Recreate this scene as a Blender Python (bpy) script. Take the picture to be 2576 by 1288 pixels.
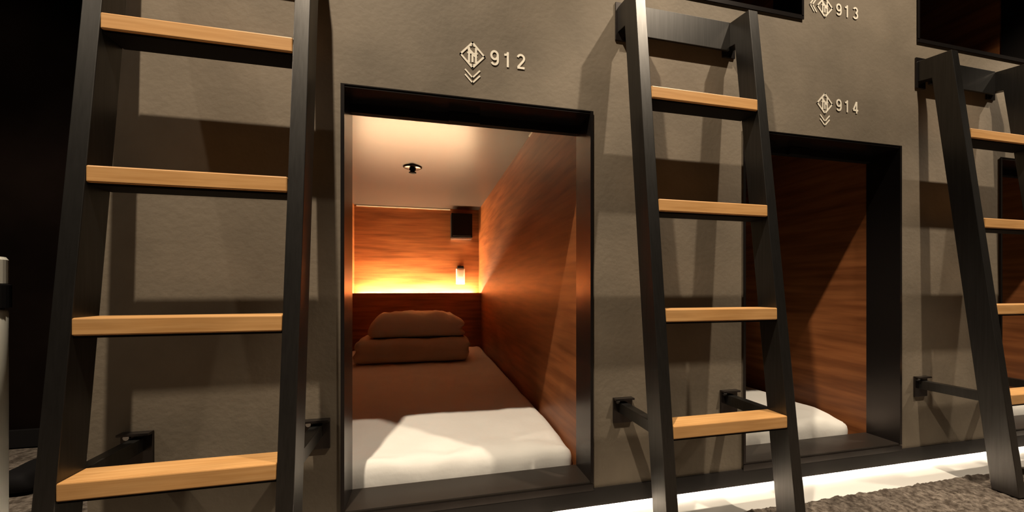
import bpy, bmesh, math, random
from mathutils import Vector, Matrix, noise

for o in list(bpy.data.objects):
    bpy.data.objects.remove(o)
sc = bpy.context.scene
COL = sc.collection
EYE = 0.715                       # height of the eye above the floor; zz() turns eye-relative heights into world
def zz(z): return z + EYE

# ------------------------------------------------------------------ camera
cam = bpy.data.objects.new('camera', bpy.data.cameras.new('camera'))
COL.objects.link(cam)
cam.data.sensor_width = 36.0
cam.data.lens = 36.0 * 951.9 / 2576.0
cam.data.shift_y = (723.7 - 644.0) / 2576.0
cam.data.clip_start = 0.02
cam.location = (0, -1.142, EYE)
cam.rotation_euler = (math.pi / 2, 0, -0.2248)
sc.camera = cam

# ------------------------------------------------------------------ light
sc.view_settings.view_transform = 'Standard'
sc.view_settings.look = 'None'
sc.view_settings.gamma = 1.0
sc.view_settings.exposure = 0.0
sc.view_settings.use_curve_mapping = False
w = bpy.data.worlds.new('world'); sc.world = w
w.use_nodes = True
w.node_tree.nodes['Background'].inputs[0].default_value = (0.9, 0.75, 0.6, 1)
w.node_tree.nodes['Background'].inputs[1].default_value = 0.002

LIGHT_X = [-2.67, -0.47, 1.73, 3.93]
LIGHT_P = [130, 460, 355, 360]
LIGHT_C = [104, 92, 80, 92]
for x, p, cone in zip(LIGHT_X, LIGHT_P, LIGHT_C):      # the row of ceiling downlights over the passage
    ld = bpy.data.lights.new('ceiling_downlight', 'SPOT')
    ld.energy = p
    ld.color = (1.0, 0.86, 0.68)
    ld.shadow_soft_size = 0.03
    ld.spot_size = math.radians(cone)
    ld.spot_blend = 0.25
    lo = bpy.data.objects.new('ceiling_downlight', ld)
    lo.location = (x, -1.05, zz(2.63))
    lo.rotation_euler = (Vector((0.0, 0.38, -2.0))).to_track_quat('-Z', 'Y').to_euler()
    COL.objects.link(lo)

# ------------------------------------------------------------------ materials
def mat(name, col, rough=0.5, metal=0.0, spec=0.5, emis=None, estr=0.0):
    m = bpy.data.materials.new(name); m.use_nodes = True
    b = m.node_tree.nodes['Principled BSDF']
    b.inputs['Base Color'].default_value = (*col, 1)
    b.inputs['Roughness'].default_value = rough
    b.inputs['Metallic'].default_value = metal
    b.inputs['Specular IOR Level'].default_value = spec
    if emis:
        b.inputs['Emission Color'].default_value = (*emis, 1)
        b.inputs['Emission Strength'].default_value = estr
    return m

def ramp_noise(m, c0, c1, scale, vscale=(1, 1, 1), detail=5, p0=0.3, p1=0.7, bump=0.0, rough=None, dist=0.0, extra=None, bscale=None):
    nt = m.node_tree; n = nt.nodes; l = nt.links; b = n['Principled BSDF']
    tc = n.new('ShaderNodeTexCoord'); mp = n.new('ShaderNodeMapping')
    mp.inputs['Scale'].default_value = vscale
    l.new(tc.outputs['Object'], mp.inputs['Vector'])
    nz = n.new('ShaderNodeTexNoise'); nz.inputs['Scale'].default_value = scale
    nz.inputs['Detail'].default_value = detail; nz.inputs['Distortion'].default_value = dist
    l.new(mp.outputs['Vector'], nz.inputs['Vector'])
    cr = n.new('ShaderNodeValToRGB')
    cr.color_ramp.elements[0].position = p0; cr.color_ramp.elements[0].color = (*c0, 1)
    cr.color_ramp.elements[1].position = p1; cr.color_ramp.elements[1].color = (*c1, 1)
    l.new(nz.outputs['Fac'], cr.inputs['Fac'])
    out = cr.outputs['Color']
    if extra:                       # a second, larger pattern multiplied in
        sc2, vs2, lo, hi = extra
        mp2 = n.new('ShaderNodeMapping'); mp2.inputs['Scale'].default_value = vs2
        l.new(tc.outputs['Object'], mp2.inputs['Vector'])
        nz2 = n.new('ShaderNodeTexNoise'); nz2.inputs['Scale'].default_value = sc2; nz2.inputs['Detail'].default_value = 3
        l.new(mp2.outputs['Vector'], nz2.inputs['Vector'])
        mr = n.new('ShaderNodeMapRange')
        mr.inputs['From Min'].default_value = 0.3; mr.inputs['From Max'].default_value = 0.7
        mr.inputs['To Min'].default_value = lo; mr.inputs['To Max'].default_value = hi
        l.new(nz2.outputs['Fac'], mr.inputs['Value'])
        mx = n.new('ShaderNodeVectorMath'); mx.operation = 'SCALE'
        l.new(out, mx.inputs[0]); l.new(mr.outputs['Result'], mx.inputs['Scale'])
        out = mx.outputs[0]
    l.new(out, b.inputs['Base Color'])
    if bump:
        bp = n.new('ShaderNodeBump'); bp.inputs['Strength'].default_value = bump; bp.inputs['Distance'].default_value = 0.01
        src = nz.outputs['Fac']
        if bscale:
            nz3 = n.new('ShaderNodeTexNoise'); nz3.inputs['Scale'].default_value = bscale; nz3.inputs['Detail'].default_value = 4
            l.new(tc.outputs['Object'], nz3.inputs['Vector']); src = nz3.outputs['Fac']
        l.new(src, bp.inputs['Height']); l.new(bp.outputs['Normal'], b.inputs['Normal'])
    return m

M = {}
M['concrete'] = ramp_noise(mat('grey_brown_plaster', (.3, .25, .18), 0.75, spec=.25), (.140, .112, .079), (.196, .157, .112), 5, detail=9, bump=.12,
                           extra=(1.6, (1, 1, 1), .82, 1.12), bscale=60)
M['steel'] = ramp_noise(mat('black_steel', (.05, .05, .05), 0.36, metal=.92), (.068, .063, .057), (.084, .078, .071), 6, (30, 30, 1.2), detail=3)
M['frame'] = mat('black_frame_metal', (.055, .046, .042), 0.26, metal=.85)
M['rung'] = ramp_noise(mat('bamboo_tread', (.7, .4, .15), 0.42), (.52, .255, .080), (.68, .375, .145), 3.0, (2, 45, 45), detail=4, p0=.25, p1=.75,
                       extra=(3, (2, 6, 6), .88, 1.08))
M['lam'] = ramp_noise(mat('orange_wood_laminate', (.4, .17, .05), 0.42, spec=.35), (.17, .052, .015), (.34, .120, .038), 2.2, (1.3, 1.3, 16), detail=7, p0=.3, p1=.7, dist=.15,
                      extra=(1.5, (.8, .8, 5), .72, 1.15))
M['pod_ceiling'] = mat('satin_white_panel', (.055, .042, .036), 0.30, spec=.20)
M['sill'] = mat('brown_sill_metal', (.028, .021, .016), .45, metal=.2)
M['sheet'] = ramp_noise(mat('white_cotton', (.78, .73, .66), 0.9, spec=.1), (.80, .76, .69), (.86, .82, .75), 4, bump=.15, bscale=25)
M['duvet'] = ramp_noise(mat('cream_cotton', (.7, .6, .48), 0.9, spec=.1), (.58, .49, .38), (.66, .56, .44), 4, bump=.25, bscale=18)
M['white'] = mat('white_plastic', (.75, .72, .62), .4)
M['black'] = mat('matt_black', (.006, .005, .005), .8, spec=.15)
M['trim'] = mat('dark_base_trim', (.016, .0125, .010), .75, spec=.2)
M['dark_wall'] = ramp_noise(mat('dark_brown_wall', (.02, .012, .01), 1.0, spec=0.0), (.0035, .0022, .0018), (.007, .0045, .0035), 3)
M['carpet'] = ramp_noise(mat('grey_brown_carpet', (.2, .16, .12), 1.0, spec=.05), (.075, .058, .045), (.22, .18, .145), 55, detail=6, p0=.36, p1=.66, bump=.8,
                         extra=(3.5, (1, 1, 1), .7, 1.2), bscale=120)
M['room'] = mat('dark_passage_paint', (.040, .030, .024), .9)
M['pale'] = mat('pale_smooth_floor', (.78, .74, .68), .5)
M['paint'] = mat('cream_sign_paint', (.80, .72, .58), .6)
M['pod_led'] = mat('warm_led', (1, .7, .4), emis=(1.0, .71, .40), estr=600)
M['floor_led'] = mat('soft_white_led', (1, .9, .8), emis=(1.0, .88, .72), estr=200)
M['chrome'] = mat('bright_metal', (.6, .6, .6), .25, metal=1)

# ------------------------------------------------------------------ helpers
def obj(name, bm, m, parent=None, bev=0.0, smooth=False, mods=None):
    me = bpy.data.meshes.new(name)
    bmesh.ops.recalc_face_normals(bm, faces=bm.faces)
    if smooth:
        for f in bm.faces: f.smooth = True
    bm.to_mesh(me); bm.free()
    me.materials.append(m)
    o = bpy.data.objects.new(name, me); COL.objects.link(o)
    if parent: o.parent = parent
    if bev:
        b = o.modifiers.new('bevel', 'BEVEL'); b.width = bev; b.segments = 2; b.limit_method = 'ANGLE'
    return o
def B(): return bmesh.new()
def bx(bm, x0, x1, y0, y1, z0, z1):
    v = [bm.verts.new(p) for p in ((x0, y0, z0), (x1, y0, z0), (x1, y1, z0), (x0, y1, z0), (x0, y0, z1), (x1, y0, z1), (x1, y1, z1), (x0, y1, z1))]
    for f in ((0, 3, 2, 1), (4, 5, 6, 7), (0, 1, 5, 4), (1, 2, 6, 5), (2, 3, 7, 6), (3, 0, 4, 7)):
        bm.faces.new([v[i] for i in f])
    return bm
def box(x0, x1, y0, y1, z0, z1): return bx(B(), x0, x1, y0, y1, z0, z1)
def prism_x(bm, prof, x0, x1):     # (y, z) outline extruded along x
    a = [bm.verts.new((x0, y, z)) for y, z in prof]; b = [bm.verts.new((x1, y, z)) for y, z in prof]
    bm.faces.new(a); bm.faces.new(b[::-1])
    n = len(prof)
    for i in range(n):
        j = (i + 1) % n
        bm.faces.new((a[i], b[i], b[j], a[j]))
    return bm
def lathe(bm, prof, seg=32, cx=0, cy=0):
    rings = []
    for r, z in prof:
        rings.append([bm.verts.new((cx + r * math.cos(2 * math.pi * i / seg), cy + r * math.sin(2 * math.pi * i / seg), z)) for i in range(seg)])
    for a, b in zip(rings, rings[1:]):
        for i in range(seg):
            bm.faces.new((a[i], a[(i + 1) % seg], b[(i + 1) % seg], b[i]))
    bm.faces.new(rings[0][::-1]); bm.faces.new(rings[-1])
    return bm
def soft_box(sx, sy, sz, r, cell=0.03, fn=None):
    """box with rounded edges and evenly meshed faces, base centre at the origin; fn moves points"""
    bm = B()
    nx, ny, nz = [max(4, int(s / cell)) for s in (sx, sy, sz)]
    cache = {}
    def V(i, j, k):
        key = (i, j, k)
        if key not in cache:
            p = Vector(((i / nx - .5) * sx, (j / ny - .5) * sy, (k / nz - .5) * sz))
            q = Vector((max(-sx / 2 + r, min(sx / 2 - r, p.x)), max(-sy / 2 + r, min(sy / 2 - r, p.y)), max(-sz / 2 + min(r, sz * .49), min(sz / 2 - min(r, sz * .49), p.z))))
            d = p - q
            if d.length > 1e-9: p = q + d.normalized() * min(r, d.length if d.length < r else r)
            p.z += sz / 2
            if fn: p = fn(p)
            cache[key] = bm.verts.new(p)
        return cache[key]
    for i in range(nx):
        for j in range(ny):
            bm.faces.new((V(i, j, 0), V(i, j + 1, 0), V(i + 1, j + 1, 0), V(i + 1, j, 0)))
            bm.faces.new((V(i, j, nz), V(i + 1, j, nz), V(i + 1, j + 1, nz), V(i, j + 1, nz)))
    for i in range(nx):
        for k in range(nz):
            bm.faces.new((V(i, 0, k), V(i + 1, 0, k), V(i + 1, 0, k + 1), V(i, 0, k + 1)))
            bm.faces.new((V(i, ny, k), V(i, ny, k + 1), V(i + 1, ny, k + 1), V(i + 1, ny, k)))
    for j in range(ny):
        for k in range(nz):
            bm.faces.new((V(0, j, k), V(0, j, k + 1), V(0, j + 1, k + 1), V(0, j + 1, k)))
            bm.faces.new((V(nx, j, k), V(nx, j + 1, k), V(nx, j + 1, k + 1), V(nx, j, k + 1)))
    return bm
def thing(name, label, cat, loc=(0, 0, 0), rz=0, group=None):
    o = bpy.data.objects.new(name, None); COL.objects.link(o)
    o.empty_display_size = 0.1
    o.location = loc; o.rotation_euler = (0, 0, rz)
    return tag(o, label, cat, group)
def tag(o, label, cat, group=None):
    o['label'] = label; o['category'] = cat
    if group: o['group'] = group
    return o
def struct(name, bm, m, **k):
    o = obj(name, bm, m, **k); o['kind'] = 'structure'; return o
def copy_tree(o, parent=None):
    kids = list(o.children)
    c = o.copy(); COL.objects.link(c); c.parent = parent
    for ch in kids: copy_tree(ch, c)
    return c

# ------------------------------------------------------------------ setting
XL, OW, PER = -0.2272, 0.7536, 1.3415      # left jamb, opening width, spacing of the openings
ZT, ZB = 0.5686, -0.6321                   # lintel and sill (eye-relative)
UL, UZ = 1.3764 - 0.7536, 1.0158           # upper openings
lowers = [XL + k * PER for k in range(3)]
uppers = [UL + k * PER for k in range(2)]
WL, WR, WTOP, WBOT = -0.812, 5.2, 2.64, -0.652
holes = [(x, x + OW, ZB, ZT) for x in lowers] + [(x, x + OW, UZ, UZ + 1.2) for x in uppers]
xs = sorted({WL, WR, *[h[0] for h in holes], *[h[1] for h in holes]})
zs = sorted({WBOT, WTOP, ZB, ZT, UZ, UZ + 1.2})
bm = B()
vd = {}
def gv(x, y, z):
    k = (round(x, 5), y, round(z, 5))
    if k not in vd: vd[k] = bm.verts.new((x, y, zz(z)))
    return vd[k]
def solid(x, z): return WL < x < WR and WBOT < z < WTOP and not any(h[0] < x < h[1] and h[2] < z < h[3] for h in holes)
T = 0.03
for x0, x1 in zip(xs, xs[1:]):
    for z0, z1 in zip(zs, zs[1:]):
        xm, zm_ = (x0 + x1) / 2, (z0 + z1) / 2
        if not solid(xm, zm_): continue
        bm.faces.new((gv(x0, 0, z0), gv(x1, 0, z0), gv(x1, 0, z1), gv(x0, 0, z1)))
        bm.faces.new((gv(x0, T, z0), gv(x0, T, z1), gv(x1, T, z1), gv(x1, T, z0)))
        e = 1e-3
        if not solid(x0 - e, zm_): bm.faces.new((gv(x0, 0, z0), gv(x0, 0, z1), gv(x0, T, z1), gv(x0, T, z0)))
        if not solid(x1 + e, zm_): bm.faces.new((gv(x1, 0, z0), gv(x1, T, z0), gv(x1, T, z1), gv(x1, 0, z1)))
        if not solid(xm, z0 - e): bm.faces.new((gv(x0, 0, z0), gv(x0, T, z0), gv(x1, T, z0), gv(x1, 0, z0)))
        if not solid(xm, z1 + e): bm.faces.new((gv(x0, 0, z1), gv(x1, 0, z1), gv(x1, T, z1), gv(x0, T, z1)))
struct('wall_front', bm, M['concrete'])
struct('wall_left', box(WL, WL + .03, T, 1.02, 0, zz(WTOP)), M['dark_wall'])
struct('wall_end', box(-4.2, WL + .03, 1.02, 1.06, 0, zz(WTOP)), M['dark_wall'])
struct('baseboard_left', box(-4.2, WL, 1.0, 1.02, 0, .075), M['black'])
struct('wall_far_left', box(-4.24, -4.2, -2.3, 1.06, 0, zz(WTOP)), M['room'])
struct('wall_back', box(-4.2, 5.2, -2.34, -2.3, 0, zz(WTOP)), M['room'])
struct('wall_right', box(5.2, 5.24, -2.34, .03, 0, zz(WTOP)), M['room'])
struct('ceiling', box(-4.24, 5.24, -2.34, 1.06, zz(WTOP), zz(WTOP) + .04), M['room'])

# carpeted floor: gently lumpy long pile
bm = B()
nx, ny = 760, 130
x0f, x1f, y0f, y1f = -2.0, 3.4, -0.95, -.118
rows = []
for j in range(ny + 1):
    r = []
    for i in range(nx + 1):
        x = x0f + (x1f - x0f) * i / nx; y = y0f + (y1f - y0f) * j / ny
        e = 1.0
        h = noise.fractal(Vector((x * 30 + .7 * noise.noise(Vector((x * 9, y * 9, 1))), y * 38, .3)), .6, 2.2, 4) * .0062 * e
        if j == ny: y += .008 * noise.fractal(Vector((x * 30, 0, 5)), .8, 2.2, 3)
        r.append(bm.verts.new((x, y, -.003 + h if j < ny else -.010)))
    rows.append(r)
for j in range(ny):
    for i in range(nx):
        bm.faces.new((rows[j][i], rows[j][i + 1], rows[j + 1][i + 1], rows[j + 1][i]))
bx(bm, -4.2, x0f, -2.3, 1.02, -.05, -.004); bx(bm, x1f, 5.2, -2.3, y1f, -.05, -.004)
bx(bm, x0f, x1f, -2.3, y0f, -.05, -.004); bx(bm, x0f, WL, y1f, 1.02, -.05, -.008)
struct('floor', bm, M['carpet'], smooth=False)

struct('trim_3', box(WL, 5.2, -.125, .07, -.05, -.006), M['pale'])
# dark plinth trim under the wall and the light strip tucked behind it
struct('trim_1', box(WL, WR, -0.005, 0.018, 0.006, zz(WBOT)), M['trim'])
struct('trim_2', box(WL, WR, 0.048, 0.07, -.006, zz(WBOT)), M['black'])
tag(obj('light_strip', box(WL + .02, WR - .02, 0.022, 0.034, 0.008, 0.022), M['floor_led']),
    'glowing white light strip under the wall along the carpet', 'light strip')

# ------------------------------------------------------------------ sleeping pods
INNER_L = 0.43                      # the cabin reaches further left than its opening
DEEP = 2.68
def pod(name_label, x, zb, zt, zceil, zfloor, lit, lip):
    t = thing('sleeping_pod', name_label, 'sleeping pod', (x, 0, zz(zb)))
    X0, X1 = -INNER_L, OW
    H = zt - zb; C_ = zceil - zb; F = zfloor - zb
    th = .006
    # black metal lining of the opening with a thin lip on the wall
    b = B()
    bx(b, 0, th, -.004, .114, 0, H); bx(b, OW - th, OW, -.004, .114, 0, H)
    bx(b, th, OW - th, -.004, .114, H - th, H)
    obj('door_frame', b, M['frame'], t)
    obj('sill', box(th, OW - th, -.002, .118, -.006, .004), M['sill'], t)
    b = B()
    bx(b, 0, .010 + lip, -.007, -.004, 0, H) if lip else bx(b, -.004, .006, -.006, -.004, 0, H)
    bx(b, OW - .006, OW + .004, -.006, -.004, 0, H)
    bx(b, -.004, OW + .004, -.006, -.004, H, H + .003)
    bx(b, -.004, OW + .004, -.006, -.003, -.012 if zb > 0 else -.025, .003 if zb > 0 else -.004)
    obj('frame_lip', b, M['frame'], t)
    # blind rail under the lintel with its catch block
    b = B(); bx(b, th, OW - th, .094, .116, H - th - .026, H - th)
    rail = obj('blind_rail', b, M['black'], t)
    obj('rail_catch', box(.300, .400, .078, .094, H - th - .030, H - th - .001), M['black'], rail, bev=.002)
    # cabin panels
    obj('right_panel', box(X1, X1 + .02, .115, DEEP, F, C_), M['lam'], t)
    obj('left_panel', box(X0 - .02, X0, .115, DEEP, F, C_), M['lam'], t)
    obj('back_panel', box(X0 - .02, X1 + .02, DEEP, DEEP + .02, F, C_), M['lam'], t)
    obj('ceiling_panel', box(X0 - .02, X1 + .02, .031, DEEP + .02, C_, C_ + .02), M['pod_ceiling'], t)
    obj('base_panel', box(X0 - .02, X1 + .02, .115, DEEP + .02, F - .01, F), M['black'], t)
    # front return panels behind the wall (left of, above and below the opening)
    b = B()
    bx(b, X0 - .02, 0, .098, .115, F, C_); bx(b, 0, X1 + .02, .098, .115, H, C_); bx(b, 0, X1 + .02, .098, .115, F, 0)
    obj('front_panel', b, M['lam'], t)
    # pale joint strips where the ceiling meets the wood
    obj('joint_strip', box(X1 - .006, X1, .13, .75, C_ - .006, C_), M['white'], t)
    if lit: obj('joint_strip', box(X0 + .02, OW * .62, DEEP - .006, DEEP, C_ - .014, C_ - .004), M['white'], t)
    # headboard with the ledge and the light behind its lip
    b = B(); HB = -.050 - zb if lit or zb < 0 else .58
    bx(b, X0, X1, 2.50, 2.52, F, HB); bx(b, X0, X1, 2.52, DEEP, HB - .09, HB - .07)
    obj('headboard', b, M['lam'], t)
    if lit:
        obj('led_strip', box(X0 + .03, X1 - .05, 2.610, 2.632, HB - .034, HB - .026), M['pod_led'], t)
    return t
pod('open sleeping pod with glowing headboard light under number 912', lowers[0], ZB, ZT, .7876, -.70, True, 0)
pod('dark lower sleeping pod under number 914, behind the middle ladder', lowers[1], ZB, ZT, .7876, -.70, False, 0)
pod('dark lower sleeping pod glimpsed behind the rightmost ladder', lowers[2], ZB, ZT, .7876, -.70, False, 0)
pod('dark upper sleeping pod directly above the middle ladder, left of 913', uppers[0], UZ, UZ + 1.2, UZ + 1.42, UZ - .06, False, 0.0)
pod('dark upper sleeping pod above the rightmost ladder, top right corner', uppers[1], UZ, UZ + 1.2, UZ + 1.42, UZ - .06, False, 0.0)

# bedding ------------------------------------------------------------
def wr(p, s, a, seed=0):
    return noise.fractal(Vector((p.x * s + seed, p.y * s, p.z * s)), .7, 2.0, 4) * a
def mattress(label, x, gap_r, y0, seed):
    X0 = -INNER_L + .004; X1 = OW - gap_r
    sx = X1 - X0; sy = 2.495 - y0; sz = .14
    def fn(p):
        top = max(0, min(1, (p.z - .05) / .09))
        front = max(0, 1 - (p.y + sy / 2) / .25)
        q = p.copy()
        fold = noise.noise(Vector((p.x * 9 + seed, p.y * 4, 0)))
        q.z += top * (wr(p, 5, .006, seed) + front * (.018 * noise.noise(Vector((p.x * 8 + seed, p.y * 14, 2))) + .008 * noise.noise(Vector((p.x * 22 + p.y * 12 + seed, p.y * 20, 5)))))
        if front > .55: q.y += .014 * (fold + .4) * (1 - top * .3)
        # the front corners are pulled down by the tucked sheet
        cr_ = max(0, (p.x - (sx / 2 - .16)) / .16) * max(0, 1 - (p.y + sy / 2) / .16)
        q.z -= top * .030 * cr_
        q.y = max(q.y, -sy / 2)
        return q
    o = obj('mattress', soft_box(sx, sy, sz, .045, .022, fn), M['sheet'], smooth=True)
    o.location = (x + (X0 + X1) / 2, y0 + sy / 2, zz(-.70))
    return tag(o, label, 'mattress', 'white mattresses in the lower pods')
mattress('white sheeted mattress in the lit pod, pillow at its far end', lowers[0], .004, .120, 1.7)
mattress('white mattress end in the dark pod under number 914', lowers[1], .055, .125, 6.2)
mattress('sliver of white mattress behind the rightmost ladder', lowers[2], .055, .125, 9.9)

def duv(p):
    q = p.copy()
    k = p.z / .175
    # two folded layers: a crease runs round the sides at two thirds of the height
    cre = math.exp(-((k - .52) / .10) ** 2)
    q.x -= math.copysign(.016 * cre, p.x) * (abs(p.x) > .34)
    if p.y < -.18: q.y += .014 * cre
    q.z += wr(p, 6, .006, 3) * min(1, k * 2) - .004 * abs(math.sin(p.x * 7 + 1)) * k
    q.x += .012 * noise.noise(Vector((0, p.y * 7, p.z * 12)))
    q.y += .010 * noise.noise(Vector((p.x * 7, 4, p.z * 10)))
    q.z = max(q.z, 0.0)
    return q
o = obj('folded_duvet', soft_box(.84, .46, .175, .06, .018, duv), M['duvet'], smooth=True)
o.location = (-.085, 1.94, zz(-.553)); tag(o, 'cream folded duvet under the pillow in the lit pod', 'duvet')
def pil(p):
    q = p.copy()
    k = max(0, min(1, p.z / .17))
    s = 1 - .16 * k ** 1.6
    q.x *= s; q.y *= 1 - .10 * k
    ex = abs(p.x) / .36; ey = abs(p.y) / .21
    q.z *= 1 - .30 * max(0, ex - .55) ** 1.5 - .35 * max(0, ey - .5) ** 1.5
    q.z += (wr(p, 5, .012, 8) + .012 * noise.noise(Vector((p.x * 5, p.y * 5, 1)))) * k
    if p.x > .2:                          # pinched, creased right end
        q.x += .022 * math.sin(p.z * 55 + 1.2) * (p.x - .2) / .16
        q.z += .012 * math.sin(p.x * 60) * (p.x - .2) / .16 * k
    q.z = max(q.z, 0.002)
    return q
o = obj('pillow', soft_box(.74, .42, .185, .07, .016, pil), M['duvet'], smooth=True)
o.location = (-.060, 1.97, zz(-.374)); tag(o, 'cream pillow lying on top of the folded duvet', 'pillow')

# fittings of the lit pod ---------------------------------------------
t = thing('ceiling_sprinkler', 'small dark sprinkler head on the lit pod ceiling', 'sprinkler', (-.082, 1.409, zz(.7876)))
obj('flange', lathe(B(), [(.0, -.0), (.058, -.001), (.060, -.004), (.050, -.009), (.024, -.011)], 28), M['frame'], t, smooth=True)
obj('nozzle', lathe(B(), [(.020, -.010), (.022, -.020), (.012, -.028), (.024, -.036), (.024, -.039), (.0, -.041)], 24), M['black'], t, smooth=True)
t = thing('speaker', 'black square speaker box high on the back wall of the pod', 'speaker', (.345, 2.68, zz(.488)))
obj('cabinet', box(-.102, .102, -.13, 0, 0, .235), M['black'], t, bev=.004)
obj('grille', box(-.090, .090, -.134, -.130, .014, .221), M['black'], t, bev=.002)
obj('wall_bracket', box(-.100, .100, -.12, 0, -.010, -.001), M['chrome'], t)
t = thing('control_panel', 'small white control box on the back wall in the strip glow', 'control panel', (.340, 2.68, zz(.035)))
b = B(); prism_x(b, [(0, 0), (-.045, 0), (-.045, .155), (0, .155)], -.042, .042)
obj('housing', b, M['white'], t, bev=.004)
obj('screen', box(-.024, .024, -.048, -.045, .075, .140), M['duvet'], t)
obj('upward_shadow', box(-.030, .030, -.055, 0, .155, .180), M['black'], t, bev=.003)  # black block standing in for the shadow the box throws up the wall

# ------------------------------------------------------------------ ladders
LW, LS, SD = .3791, .035, .066              # clear width, bar width, bar depth
def fy(z): return -.2022 + .1044 * z        # front line of the leaning sides (eye-relative height)
L0 = thing('bunk_ladder', 'large black bunk ladder with wooden treads at far left', 'ladder', (-.6889 + LW / 2, 0, 0), group='black steel ladders with wooden treads')
for s in (-1, 1):
    xa = s * LW / 2; xb = s * (LW / 2 + LS); xa, xb = min(xa, xb), max(xa, xb)
    b = B()
    zt_, zf = .910, -.715
    prism_x(b, [(fy(zf), 0.001), (fy(zf) + SD, 0.001), (fy(.80) + SD, zz(.80)), (fy(.835) + SD, zz(.833)), (-.001, zz(.842)), (-.001, zz(.924)), (fy(zt_), zz(zt_))], xa, xb)
    side = obj('side_rail', b, M['steel'], L0, bev=.0015)
    xm = (xa + xb) / 2
    obj('wall_flange', box(xm - .026, xm + .026, -.006, -.0005, zz(.815), zz(.940)), M['frame'], side, bev=.001)
    # stand-off to the wall
    st = obj('standoff_bar', box(xm - .014, xm + .014, fy(-.395) + SD - .012, -.006, zz(-.412), zz(-.378)), M['steel'], L0, bev=.001)
    b = B(); bx(b, xm - .034, xm + .034, -.007, -.0005, zz(-.445), zz(-.362)); bx(b, xm - .034, xm + .034, -.022, -.007, zz(-.368), zz(-.362))
    obj('wall_plate', b, M['frame'], st, bev=.0008)
    obj('bolt', lathe(B(), [(.0, 0), (.007, 0), (.007, .004), (.0, .004)], 8), M['chrome'], st).matrix_local = Matrix.Translation((xm - .020, -.007, zz(-.374))) @ Matrix.Rotation(math.pi / 2, 4, 'X')
obj('cross_plate', box(-LW / 2, LW / 2, -.026, -.018, zz(.826), zz(.924)), M['steel'], L0, bev=.001)
for z in (.5992, .2557, -.0605, -.3746):
    y = fy(z - .018)
    obj('tread_support', box(-LW / 2 + .0005, LW / 2 - .0005, y + .004, y + SD, zz(z) - .041, zz(z) - .0365), M['black'], L0)
    obj('tread', box(-LW / 2 + .0005, LW / 2 - .0005, y - .001, y + SD, zz(z) - .036, zz(z)), M['rung'], L0, bev=.003)
for k, lab in ((1, 'black bunk ladder with wooden treads in the middle, left of number 914'), (2, 'rightmost black bunk ladder, cut off by the right edge')):
    c = copy_tree(L0); c.location.x += PER * k; c['label'] = lab

# ------------------------------------------------------------------ painted signs
def seg(bm, p, q, wd, y=-.0012):
    p = Vector(p); q = Vector(q); d = (q - p).normalized(); n = Vector((-d.y, d.x)) * wd / 2; e = d * wd * .5
    pts = [p - n - e, q - n + e, q + n + e, p + n - e]
    a = [bm.verts.new((v.x, y, v.y)) for v in pts]; b = [bm.verts.new((v.x, -.0002, v.y)) for v in pts]
    bm.faces.new(a); bm.faces.new(b[::-1])
    for i in range(4): bm.faces.new((a[i], b[i], b[(i + 1) % 4], a[(i + 1) % 4]))
def arc(cx, cy, rx, ry, a0, a1, n=14):
    return [(cx + rx * math.cos(math.radians(a0 + (a1 - a0) * i / n)), cy + ry * math.sin(math.radians(a0 + (a1 - a0) * i / n))) for i in range(n + 1)]
# stroke centre lines of the numerals in a 30 x 47 mm cell, baseline at 0
DIG = {
 '9': [arc(.0130, .0315, .0100, .0120, 0, 360, 24), [(.0230, .0315), (.0232, .0200)] + arc(.0132, .0155, .0100, .0120, 0, -90, 7) + arc(.0132, .0130, .0095, .0095, -90, -160, 6)],
 '1': [[(.0170, .0), (.0170, .0465)], [(.0175, .0410), (.0120, .0378), (.0060, .0370)]],
 '2': [arc(.0130, .0325, .0102, .0108, 165, -20, 14) + [(.0200, .0245), (.0035, .0045)], [(.0018, .0032), (.0248, .0032)]],
 '3': [arc(.0125, .0335, .0092, .0100, 155, -85, 14), arc(.0125, .0130, .0102, .0105, 85, -155, 14)],
 '4': [[(.0185, .0), (.0185, .0455)], [(.0180, .0445), (.0025, .0135)], [(.0010, .0120), (.0262, .0120)]],
}
def strokes(bm, pts, wd, y):
    """one flat ribbon of constant width along a polyline"""
    n = len(pts); P = [Vector(p) for p in pts]; L = []; Rr = []
    for i, p in enumerate(P):
        a = P[max(0, i - 1)]; c = P[min(n - 1, i + 1)]
        d = (c - a).normalized(); nn = Vector((-d.y, d.x)) * wd / 2
        if i == 0 and (P[0] - P[-1]).length < 1e-5: d = (P[1] - P[-2]).normalized(); nn = Vector((-d.y, d.x)) * wd / 2
        if i == n - 1 and (P[0] - P[-1]).length < 1e-5: d = (P[1] - P[-2]).normalized(); nn = Vector((-d.y, d.x)) * wd / 2
        L.append((p + nn)); Rr.append((p - nn))
    lv = [bm.verts.new((v.x, y, v.y)) for v in L]; rv = [bm.verts.new((v.x, y, v.y)) for v in Rr]
    lb = [bm.verts.new((v.x, -.0001, v.y)) for v in L]; rb = [bm.verts.new((v.x, -.0001, v.y)) for v in Rr]
    for i in range(n - 1):
        bm.faces.new((lv[i], lv[i + 1], rv[i + 1], rv[i])); bm.faces.new((lb[i], rb[i], rb[i + 1], lb[i + 1]))
        bm.faces.new((lv[i], lb[i], lb[i + 1], lv[i + 1])); bm.faces.new((rv[i], rv[i + 1], rb[i + 1], rb[i]))
def text_mesh(body, size, name, parent, loc, offset=0.0):
    for k, ch in enumerate(body):
        b = B()
        for q, st in enumerate(DIG[ch]):
            strokes(b, [(x + k * .0415 - (.004 if ch == '1' else 0), z) for x, z in st], .0066, -.0010 - .00005 * q)
        obj(name, b, M['paint'], parent).location = loc
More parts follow.
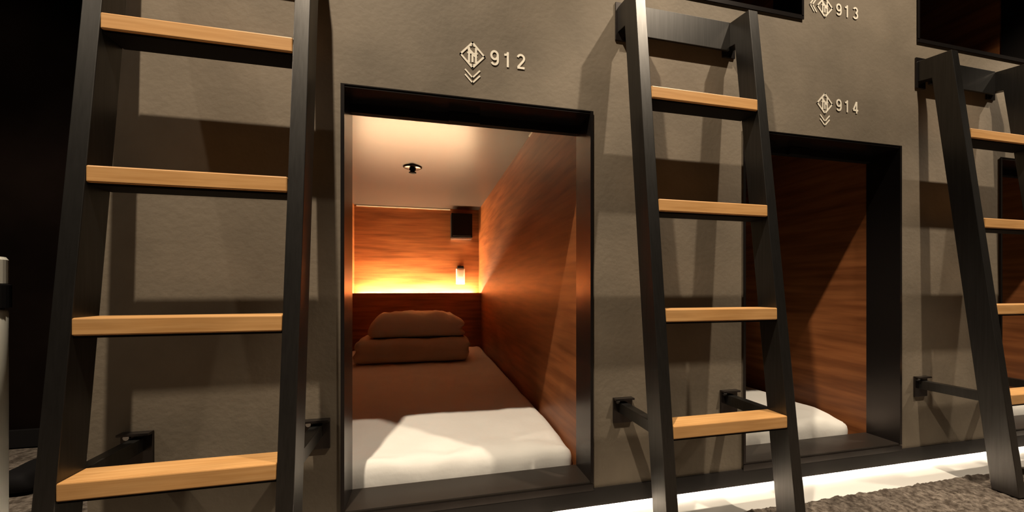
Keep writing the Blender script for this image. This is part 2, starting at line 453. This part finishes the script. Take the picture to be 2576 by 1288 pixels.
def sign(num, x, z, left, label):
    t = thing('pod_number_sign', label, 'sign', (x, -.0008, zz(z)), group='painted pod number signs')
    b = B(); W, H = .036, .038
    c = [(0, H), (W, 0), (0, -H), (-W, 0)]
    for i in range(4): seg(b, c[i], c[(i + 1) % 4], .0056)
    em = obj('diamond_emblem', b, M['paint'], t)
    b = B()                                     # monogram inside the diamond
    seg(b, (-.0105, -.020), (-.0105, .020), .006, -.0011); seg(b, (.0105, -.020), (.0105, .020), .006, -.0010)
    seg(b, (-.010, .016), (.010, -.004), .007, -.0009)
    seg(b, (0, -.018), (0, .0), .006, -.00095); seg(b, (-.014, .006), (.014, .006), .004, -.00105)
    for s in (-1, 1):
        pts = [(.020 * math.cos(a) * 1.0, s * .0 + .030 * math.sin(a)) for a in [s * (math.pi / 2 + d) for d in (-.9, -.45, 0, .45, .9)]]
        for p, q in zip(pts, pts[1:]): seg(b, p, q, .0035, -.00085)
    obj('monogram', b, M['paint'], t)
    for k in range(2):
        b = B()
        if left:
            xx = -.053 - .0115 * k
            seg(b, (xx + .012, .024), (xx - .006, 0), .0045); seg(b, (xx - .006, 0), (xx + .012, -.024), .0045)
        else:
            h = -.060 - .0155 * k
            seg(b, (-.021, h + .014), (0, h - .008), .0045); seg(b, (0, h - .008), (.021, h + .014), .0045)
        obj('chevron', b, M['paint'], t)
    text_mesh(num, .0655, 'numeral', t, (.0545, -.0005, -.0225), .0006)
sign('912', .1385, .702, False, 'cream painted sign reading 912 with chevrons pointing down')
sign('914', 1.4845, .702, False, 'cream painted sign reading 914 with chevrons pointing down')
sign('913', 1.4845, 1.070, True, 'cream painted sign reading 913 with chevrons pointing left')

# ------------------------------------------------------------------ left edge
t = thing('floor_post', 'white round post with black band cut by the left edge', 'post', (-1.045, 0.0, 0))
obj('base', lathe(B(), [(.0, .0), (.075, .0), (.075, .012), (.0, .014)], 40), M['black'], t)
obj('lower_tube', lathe(B(), [(.062, .013), (.062, .655), (.060, .662), (.050, .664)], 40), M['white'], t, smooth=True)
obj('band', lathe(B(), [(.052, .664), (.067, .667), (.067, .722), (.052, .725)], 40), M['black'], t)
obj('cap', lathe(B(), [(.062, .725), (.062, .782), (.058, .789), (.0, .789)], 40), M['white'], t, smooth=False)
def bagf(p):
    q = p.copy(); k = p.z / .07
    q.x *= 1 - .3 * k; q.x += .01 * noise.noise(p * 14); q.y += .01 * noise.noise(p * 11 + Vector((3, 0, 0))); return q
o = obj('slumped_bag', soft_box(.15, .20, .07, .03, .02, bagf), M['black'], smooth=True)
o.location = (-1.40, .60, 0.0); tag(o, 'small black soft bag slumped on the carpet beside the white post', 'bag')
